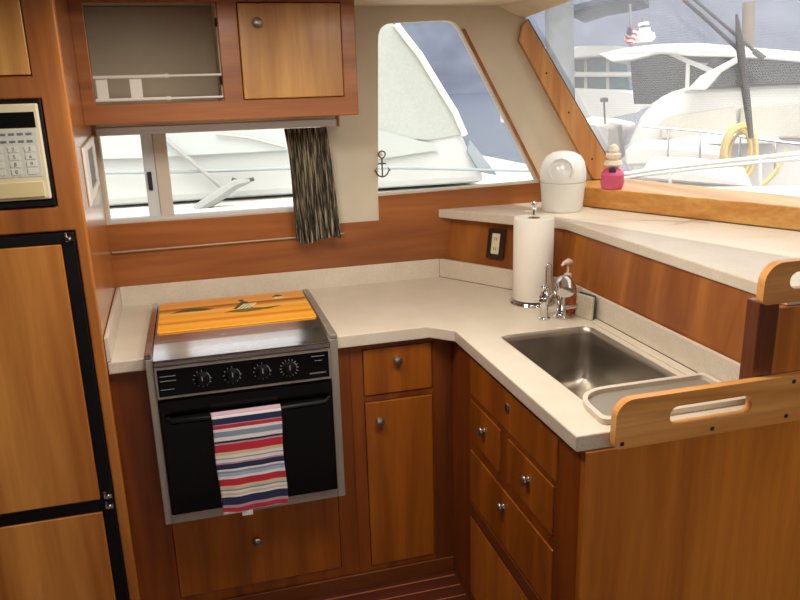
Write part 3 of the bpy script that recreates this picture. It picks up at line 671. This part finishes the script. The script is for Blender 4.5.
# soap pump
qx, qy = 1.418, -.612
so = thing('soap_dispenser', 'clear pump bottle of orange hand soap behind the faucet', 'soap dispenser', (qx, qy, ZC))
build(MB().lathe((qx, qy, ZC+.0005), [(0, 0), (.026, 0), (.030, .004), (.031, .05), (.029, .085), (.020, .105), (.012, .112), (.0, .113)], seg=28), 'bottle', M['amber'], so, smooth=True)
build(MB().lathe((qx, qy, ZC+.1135), [(0, 0), (.013, 0), (.0135, .012), (.011, .018), (.004, .02), (.004, .05), (.0, .05)], seg=22), 'collar', plain('rose_plastic', 'd8b8ab', .35), so, smooth=True)
build(MB().tube([(qx+.012, qy, ZC+.168), (qx-.0, qy-.002, ZC+.171), (qx-.02, qy-.01, ZC+.170), (qx-.030, qy-.014, ZC+.163)], [.007, .011, .006, .004], 12), 'pump_head', bpy.data.materials['rose_plastic'], so, smooth=True)
# sponge
sg = thing('sponge', 'beige sponge with dark blue scouring side leaning on the upstand', 'sponge', (1.455, -.69, ZC))
a, b = V((1.424, -.655, 0)), V((1.443, -.722, 0)); nn = V((.96, .27, 0))*.012
def slab2(a, b, o0, o1, z0, z1):
    n = V((.96, .27, 0)); p = [a+n*o0, b+n*o0, b+n*o1, a+n*o1]
    return MB().hexa([(q.x, q.y, z0) for q in p], [(q.x+.004, q.y, z1) for q in p])
build(slab2(a, b, 0, .012, ZC+.0005, ZC+.075), 'foam', M['spongebeige'], sg, bevel=.003)
build(slab2(a, b, .0122, .018, ZC+.0005, ZC+.079), 'scouring_pad', M['spongeblue'], sg, bevel=.002)

# wall socket on the corner panel
dd = V((.5373, -.8434, 0)); nd = V((-.8434, -.5373, 0)); base = V((1.203, .006, 0))
def dg(u, v, t):
    k = (v-.93)/.222; p = base+V((.032*k, .0, 0))+dd*u*(1-.04*k)+nd*t; return (p.x, p.y, v)
ou = thing('wall_socket', 'dark brown wall socket with cream double outlet on the corner panel', 'socket', dg(.25, 1.02, 0))
build(MB().plate(rrect(.198, .276, 1.016, 1.128, .004, 3), [], dg, .0008, .007), 'cover_plate', M['brownplate'], ou, bevel=.002)
ins = build(MB().plate(rrect(.2195, .2545, 1.034, 1.110, .003, 3), [], dg, .0072, .0095), 'outlet', M['offwhite'], ou, bevel=.001)
for z in (1.053, 1.091):
    for u in (.232, .242): build(MB().plate(rect(u-.0012, u+.0012, z-.006, z+.006), [], dg, .0097, .0101), 'slot', M['slit'], ins)

# canister and pink bottle
kx, ky, kz = 1.592, -.226, 1.1855
ca = thing('canister', 'milky white domed plastic canister standing on the ledge corner', 'canister', (kx, ky, kz))
build(MB().lathe((kx, ky, kz), [(0, 0), (.070, 0), (.074, .006), (.079, .075), (.082, .100), (.082, .104), (.078, .106), (.078, .108), (0, .108)], seg=48), 'body', M['milky'], ca, smooth=True)
build(MB().lathe((kx, ky, kz+.1085), [(0, 0), (.082, 0), (.084, .006), (.082, .042), (.076, .070), (.062, .091), (.040, .104), (.018, .109), (0, .110)], seg=48), 'lid', M['milky2'], ca, smooth=True)
fdir = V((-.55, -.83, 0)).normalized()
cdisc = V((kx, ky, kz+.155))+fdir*.066
build(MB().lathe(cdisc, [(0, .003), (.034, .006), (.038, .010), (.042, .013), (.045, .010), (.046, -.006)], fdir, 28), 'front_knob', M['milky2'], ca, smooth=True)
px_, py_, pz_ = 1.775, -.262, 1.2585
pk = thing('soap_bottle', 'pink round bottle with cream ruffled top on the windscreen sill', 'bottle', (px_, py_, pz_))
build(MB().lathe((px_, py_, pz_), [(0, 0), (.034, 0), (.040, .008), (.043, .025), (.041, .045), (.043, .052), (.034, .068), (.018, .078), (0, .08)], seg=28), 'bottle', M['pink'], pk, smooth=True)
build(MB().lathe((px_, py_, pz_+.0805), [(0, 0), (.022, 0), (.034, .008), (.030, .022), (.016, .026), (.026, .034), (.028, .046), (.014, .052), (.020, .060), (.015, .074), (.005, .082), (0, .083)], seg=12), 'ruffled_top', M['pinkcap'], pk)
build(MB().lathe(V((px_, py_, pz_+.068))+fdir*.030, [(0, .008), (.012, .006), (.014, 0), (.010, -.004)], fdir, 18), 'bow', M['purple'], pk, smooth=True)

# ------------------------------------------------------------------ outside
def ray(u, v): return (FW+RT*((u-391)/FPX)-UP*((v-300)/FPX))
def at(u, v, D, h=37.):       # point on the upright plane D metres ahead along heading h
    a = math.radians(h); n = V((math.sin(a), math.cos(a), 0)); d = ray(u, v); return CAM+d*(D/d.dot(n))
def aty(u, v, y): d = ray(u, v); return CAM+d*((y-CAM.y)/d.y)
def ext(pts, D, depth, h=37.):
    a = math.radians(h); n = V((math.sin(a), math.cos(a), 0))*depth
    P_ = [at(u, v, D, h) for u, v in pts]
    loops = [[V((p.dot(V((math.cos(a), -math.sin(a), 0))), p.z, 0)) for p in P_]]
    m = MB(); A = [m.bm.verts.new(p) for p in P_]; B = [m.bm.verts.new(p+n) for p in P_]
    for t in tessellate_polygon(loops):
        m.bm.faces.new([A[i] for i in t]); m.bm.faces.new([B[i] for i in reversed(t)])
    k = len(P_)
    for i in range(k): m.bm.faces.new((A[i], A[(i+1) % k], B[(i+1) % k], B[i]))
    return m
struct(build(MB().box(-250, 600, -300, 700, -.75, -.7), 'water', M['water']))
def hill(u, v):
    a = math.radians(-75+190*u); R = 330+120*v; z = (62+34*noise.noise(V((u*7, 0, 0)))+10*noise.noise(V((u*30, v*3, 2))))*math.sin(min(1, v*1.4)*PI/2)
    return (CAM.x+R*math.sin(a), CAM.y+R*math.cos(a), -1+z)
struct(build(MB().grid(hill, 120, 14), 'hillside', M['hill'], smooth=True))

# own side deck and foredeck
ob = thing('foredeck', 'white foredeck of the own boat beyond the windscreen', 'deck', (3.6, .2, .0))
build(MB().hexa([(2.02, 0.05, .2), (2.55, -1.6, .2), (5.6, -1.0, .2), (4.6, .55, .2)], [(2.0, .04, 1.215), (2.52, -1.6, 1.215), (5.6, -1.0, 1.02), (4.6, .55, 1.02)]), 'deck', M['deckwhite'], ob, bevel=.03)
build(ext([(640, 172), (648, 169), (700, 171), (752, 183), (752, 189), (640, 180)], 4.6, .8), 'hatch', M['white'], ob, bevel=.03)
for pts in ([(612, 176), (650, 170), (700, 164), (782, 155), (900, 143)], [(612, 180), (650, 174), (700, 168), (782, 160), (900, 148)]):
    build(MB().tube([at(u, v, 4.3) for u, v in pts], .011, 8), 'rail', M['white'], ob)
for u, v0, v1 in ((670, 168, 190), (760, 158, 196)):
    build(MB().tube([at(u, v0, 4.3), at(u, v1, 4.3)], .010, 8), 'stanchion', M['white'], ob)
build(MB().box(-.5, 2.0, .055, .985, .7, 1.02), 'side_deck', M['deckwhite'], ob, bevel=.02)
build(MB().box(.9, 1.9, .055, .12, 1.16, 1.245), 'outer_sill', M['white'], ob, bevel=.005)

# boat moored alongside (seen through both side windows)
nb = thing('motorboat', 'white motorboat moored close alongside beyond the side windows', 'boat', (0.5, 3.2, -.7))
build(MB().hexa([(-4, 1.15, -.7), (2.9, 1.3, -.7), (2.9, 4.6, -.7), (-4, 4.6, -.7)], [(-4, 1.0, .98), (3.2, 1.1, .96), (3.2, 4.8, .96), (-4, 5, .98)]), 'hull', M['white'], nb, bevel=.04)
cab = [(-3.5, .985), (2.28, .985), (2.24, 1.09), (2.14, 1.24), (2.10, 1.33), (2.03, 1.48), (1.93, 1.64), (1.79, 1.86), (1.64, 2.03), (1.3, 2.2), (-.3, 2.35), (-3.5, 2.35)]
cb = build(MB().plate(cab, [], XZ, 2.2, 4.4), 'cabin', plain('pale_cabin', 'bcc0bf', .6), nb, bevel=.05)
build(MB().tube([aty(u, v, 2.17) for u, v in ((396, 24), (405, 36), (420, 55), (440, 88), (455, 112), (465, 135))], .022, 8), 'windscreen_edge', M['whiteplastic'], nb, smooth=True)
mc = plain('white_mesh_panel', 'a4aaa5', .8, var=.06, scale=60)
def yplate(pts, y0, y1, mat, name, par=nb, bev=0):
    P_ = [aty(u, v, y0) for u, v in pts]
    return build(MB().plate([(p.x, p.z) for p in P_], [], XZ, y0, y1), name, mat, par, bevel=bev)
yplate([(372, 20), (392, 22), (404, 38), (419, 58), (438, 88), (453, 112), (463, 134), (428, 140), (400, 138), (372, 132)], 2.185, 2.199, mc, 'mesh_panel')
yplate([(372, 128), (400, 136), (430, 143), (440, 150), (372, 160)], 2.165, 2.184, plain('grey_cushion', 'a9b0ae', .8), 'cushion')
yplate([(470, 140), (478, 150), (492, 168), (498, 176), (480, 172), (468, 152)], 2.15, 2.18, plain('shadow_side_grey', '8a949c', .6), 'shadow_side')  # shadow side of the boat, put in as a grey plate
build(MB().tube([aty(u, v, 2.14) for u, v in ((60, 173.5), (180, 172), (290, 168.5), (400, 168), (530, 171))], .010, 8), 'rub_rail', plain('rub_rail_grey', '8f989c', .5), nb)
build(MB().tube([aty(u, v, 2.12) for u, v in ((160, 136), (190, 160), (221, 187))], .014, 8), 'grab_pole', plain('pole_grey', '9a9c9a', .5), nb)
build(MB().tube([aty(u, v, 2.0) for u, v in ((196, 210), (215, 198), (236, 184), (250, 181))], [.03, .04, .03, .012], 8), 'boat_hook', plain('hook_grey', '8d908f', .6), nb)
build(MB().tube([aty(u, v, 2.1) for u, v in ((232, 179), (240, 182), (254, 179))], .012, 8), 'cleat', M['slit'], nb)
yplate([(60, 138), (290, 124), (290, 150), (140, 158), (60, 160)], 2.16, 2.199, plain('pale_window_strip', 'b4bdbd', .4), 'cabin_window', nb)
build(MB().tube([aty(u, v, 2.14) for u, v in ((216, 134), (250, 138), (285, 147))], .008, 8), 'grab_rail', M['shadehull'], nb)

# big flybridge yacht straight ahead
ya = thing('motor_yacht', 'large white motor yacht with swept dark windows ahead of the windscreen', 'yacht', at(720, 190, 8.5)*1)
ya.location.z = -.7
build(ext([(640, 118), (652, 103), (672, 91), (700, 89), (782, 84), (900, 78), (900, 200), (640, 200), (622, 160)], 8.0, 3.0), 'superstructure', M['white'], ya, bevel=.06)
build(ext([(598, 54), (625, 48), (657, 44), (700, 43), (782, 50), (900, 62), (900, 72), (775, 60), (735, 57), (690, 56), (660, 53), (632, 60), (612, 62)], 7.8, 3.2), 'hardtop', M['white'], ya, bevel=.03)
build(ext([(630, 60), (662, 55), (712, 72), (700, 90), (672, 92), (652, 104), (634, 104)], 8.1, 2.6), 'side_window', M['boatglass'], ya)
build(ext([(712, 58), (748, 60), (690, 92), (700, 74)], 8.15, 2.4), 'side_window', M['boatglass'], ya)
build(ext([(655, 49), (664, 49), (714, 69), (712, 74)], 7.95, .12), 'pillar', M['white'], ya)
build(ext([(686, 62), (690, 62), (689, 91), (685, 91)], 7.98, .1), 'pillar', M['white'], ya)
build(ext([(687, 90), (700, 76), (736, 57), (752, 55), (722, 72), (706, 90)], 7.7, .25), 'arch', M['white'], ya, bevel=.02)
build(ext([(712, 86), (724, 73), (750, 60), (782, 62), (900, 68), (900, 80), (782, 83)], 7.9, 2.0), 'windscreen', M['boatglass'], ya)
build(ext([(662, 122), (672, 116), (735, 107), (738, 136), (700, 137), (662, 138)], 7.9, .09), 'hull_side', M['shadehull'], ya, bevel=.02)  # white hull's shaded side, painted as grey panels
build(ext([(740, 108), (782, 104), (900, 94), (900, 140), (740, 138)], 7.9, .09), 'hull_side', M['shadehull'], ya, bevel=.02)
build(ext([(668, 141), (700, 136), (725, 135), (782, 140), (782, 144), (668, 144)], 7.6, .5), 'deck_edge', M['white'], ya, bevel=.02)
build(ext([(625, 150), (640, 146), (680, 147), (724, 153), (726, 158), (716, 164), (625, 166)], 6.9, .8), 'sunpad', M['white'], ya, bevel=.05)
build(MB().tube([at(u, v, 7.6) for u, v in ((655, 104), (662, 98), (676, 92), (690, 88))], .014, 8), 'handrail', M['chrome'], ya)
build(MB().tube([at(u, v, 6.8) for u, v in ((640, 126), (660, 128), (700, 131), (782, 142), (860, 150))], .012, 8), 'bow_rail', M['chrome'], ya)
for u, v in ((668, 129), (700, 132), (740, 137), (775, 141)):
    build(MB().tube([at(u, v, 6.8), at(u, v+28, 6.8)], .009, 8), 'stanchion', M['chrome'], ya)
rp = MB()
for k in range(9):
    r1 = .10+.012*(k % 3); c0 = at(739+random.uniform(-3, 3), 152+random.uniform(-2, 3), 6.7-.02*k); 
    e1 = V((math.cos(math.radians(37)), -math.sin(math.radians(37)), 0))
    rp.tube([c0+e1*(r1*.9*math.cos(a))+V((0, 0, r1*1.7*math.sin(a))) for a in [2*PI*i/20 for i in range(20)]], .014, 6, closed=True)
o = tag(build(rp, 'rope_coil', M['rope'], smooth=True), 'coil of yellow rope hung on the yacht bow rail', 'rope')
o = tag(build(MB().tube([at(u, v, 4.9) for u, v in ((786, 150), (782, 160), (776, 172), (764, 184), (752, 190), (735, 196))], .013, 8), 'mooring_line', M['rope'], smooth=True), 'yellow mooring line sagging toward the foredeck at right', 'rope')
# flag and radar
fs = thing('flag', 'small striped American flag on a staff above the yacht roof', 'flag', at(631, 48, 9.0))
build(MB().tube([at(631, 50, 9), at(630, 4, 9)], .014, 8), 'staff', M['piling'], fs)
fn = MB(); 
def stripe(k0, k1):
    m = MB()
    m.grid(lambda u, v: tuple(at(626+10*u+1.5*math.sin((k0+(k1-k0)*v)*6), 28+16*(k0+(k1-k0)*v)+4*(u-.5)+1.0*math.sin(u*6), 8.97+.05*math.sin(u*8))), 12, 3); return m
for k in range(7):
    build(stripe(k/7, (k+1)/7-.001), 'stripe', M['flagred'] if k % 2 == 0 else M['flagwhite'], fs, solid=.004)
m_ = MB(); m_.grid(lambda u, v: tuple(at(626+4.5*u+1.5*math.sin(.5*v*6), 27.5+8*v+4*(u*.45-.5)+1.0*math.sin(u*2.7), 8.9+.05*math.sin(u*3.6))), 6, 3)
build(m_, 'canton', M['flagblue'], fs, solid=.004)
ra = thing('radar_mast', 'white radar dome and antenna on the yacht roof', 'radar', at(645, 44, 9.2))
build(MB().lathe(at(643, 42, 9.2), [(0, 0), (.10, 0), (.13, .04), (.12, .09), (.06, .12), (0, .125)], seg=20), 'dome', M['white'], ra, smooth=True)
build(ext([(638, 23), (648, 21), (649, 24), (638, 26)], 9.2, .1), 'antenna_bar', M['white'], ra)
build(ext([(639, 28), (650, 27), (650, 31), (639, 32)], 9.2, .1), 'antenna_bar', M['white'], ra)
build(MB().tube([at(643, 42, 9.25), at(643, 18, 9.25)], .02, 8), 'mast', M['piling'], ra)

# farther cruiser at left with teal windows
yb = thing('cruiser', 'farther white cruiser with two rows of teal windows', 'boat', at(596, 130, 14)); yb.location.z = -.7
build(ext([(500, 90), (566, 88), (626, 90), (640, 96), (640, 112), (600, 120), (500, 124)], 13.5, 3), 'hull', M['white'], yb, bevel=.08)
build(ext([(500, 48), (560, 47), (600, 45), (634, 47), (640, 50), (600, 56), (560, 60), (500, 60)], 13.2, 3.6), 'hardtop', M['white'], yb, bevel=.05)
build(ext([(500, 58), (626, 56), (630, 91), (500, 91)], 13.9, 2), 'window_band', M['tealglass'], yb)
build(ext([(500, 71), (632, 72), (634, 77), (500, 77)], 13.6, 2.6), 'side_deck', M['white'], yb, bevel=.03)
for u in (584, 606): build(ext([(u, 58), (u+3, 58), (u+3, 90), (u, 90)], 13.8, .1), 'mullion', M['shadehull'], yb)
# small white boat in front of it
dg_ = thing('dinghy', 'small white dinghy on the water below the cruiser', 'dinghy', at(595, 165, 11)); dg_.location.z = -.7
build(ext([(560, 126), (580, 121), (604, 123), (628, 128), (622, 150), (570, 158)], 10.5, 1.4), 'hull', M['white'], dg_, bevel=.08)
build(ext([(608, 128), (618, 126), (622, 160), (606, 160)], 9.8, .5), 'outboard', M['shadehull'], dg_, bevel=.03)
build(MB().tube([at(604, 102, 10.4), at(605, 124, 10.4)], .012, 6), 'light_pole', M['slit'], dg_)
build(MB().lathe(at(604, 102, 10.4), [(0, 0), (.05, 0), (.05, .05), (0, .06)], seg=12), 'stern_light', M['slit'], dg_)
cn = tag(build(ext([(566, 14), (572, 5), (590, 1), (618, -6), (640, -12), (640, -4), (612, 2), (590, 6)], 12, 2.0), 'canopy', M['tarp']), 'navy canvas canopy of a boat at the upper left of the windscreen', 'canopy')
tag(build(MB().tube([at(558, -40, 7.6), at(561, 100, 7.6), at(564, 180, 7.6)], .135, 16), 'mooring_piling', M['piling'], smooth=True), 'pale grey mooring piling near the windscreen left edge', 'piling')
tag(build(MB().tube([at(749, 2, 12.6), at(747, 60, 12.6), at(744, 200, 12.6)], .085, 16), 'mooring_piling', M['piling_brown'], smooth=True), 'brown mooring piling rising behind the yacht roof', 'piling')

# wiper on the windscreen
def onws(u, v, off=.05):
    n = (PU-PL).cross(DG).normalized(); n = n if n.x > 0 else -n
    d = ray(u, v); p0 = PL+n*off; return CAM+d*((p0-CAM).dot(n)/d.dot(n))
wi = thing('windscreen_wiper', 'black wiper blade with twin arms on the windscreen', 'wiper', onws(745, 60))
build(MB().tube([onws(736.5, 14), onws(740, 45), onws(746, 95), onws(751, 137)], [.004, .013, .013, .009], 8), 'blade', M['rubber'], wi, smooth=True)
build(MB().tube([onws(683, -1, .065), onws(712, 25, .065), onws(741, 52, .065)], .006, 8), 'arm', M['rubber'], wi)
build(MB().tube([onws(694, -1, .075), onws(730, 30, .075), onws(758, 54, .075)], .005, 8), 'arm', M['rubber'], wi)
build(MB().tube([onws(754, 51, .075), onws(764, 59, .075)], .009, 8), 'pivot', M['rubber'], wi)

# ------------------------------------------------------------------ light
sc_ = bpy.context.scene
w = bpy.data.worlds.new('world'); sc_.world = w; w.use_nodes = True; nt = w.node_tree; nt.nodes.clear()
bg = nt.nodes.new('ShaderNodeBackground'); wo = nt.nodes.new('ShaderNodeOutputWorld'); nt.links.new(bg.outputs[0], wo.inputs[0])
sky = nt.nodes.new('ShaderNodeTexSky'); sky.sky_type = 'NISHITA'; sky.sun_disc = False; sky.sun_elevation = math.radians(58); sky.sun_rotation = math.radians(200); sky.dust_density = 3; sky.air_density = 1.
hs = nt.nodes.new('ShaderNodeHueSaturation'); hs.inputs['Saturation'].default_value = .18; nt.links.new(sky.outputs[0], hs.inputs['Color']); wm = mixc(nt, 1., hs.outputs[0], (1, .95, .87, 1), 'MULTIPLY'); nt.links.new(wm, bg.inputs[0])
bg.inputs[1].default_value = .32
sl = bpy.data.lights.new('sun', 'SUN'); so_ = bpy.data.objects.new('sun', sl); C.objects.link(so_)
sl.energy = 1.7; sl.angle = math.radians(.6); sl.color = (1, .95, .86)
S = V((.18, -.12, .95)).normalized()
so_.rotation_euler = S.to_track_quat('Z', 'Y').to_euler(); so_.location = (0, 0, 6)
for x, y in ((.35, -1.05), (.95, -1.25)):  # unseen fill lights added to brighten the cabin, no fixtures
    l = bpy.data.lights.new('cabin_fill_light', 'AREA'); l.shape = 'DISK'; l.size = .35; l.energy = 7.5; l.color = (1, .93, .84)
    o = bpy.data.objects.new('cabin_fill_light', l); C.objects.link(o); o.location = (x, y, CEIL-.02)
vs_ = sc_.view_settings
vs_.view_transform = 'Standard'; vs_.look = 'None'; vs_.gamma = 1; vs_.use_curve_mapping = False; vs_.exposure = .42
sc_.cycles.max_bounces = 12; sc_.cycles.transparent_max_bounces = 16
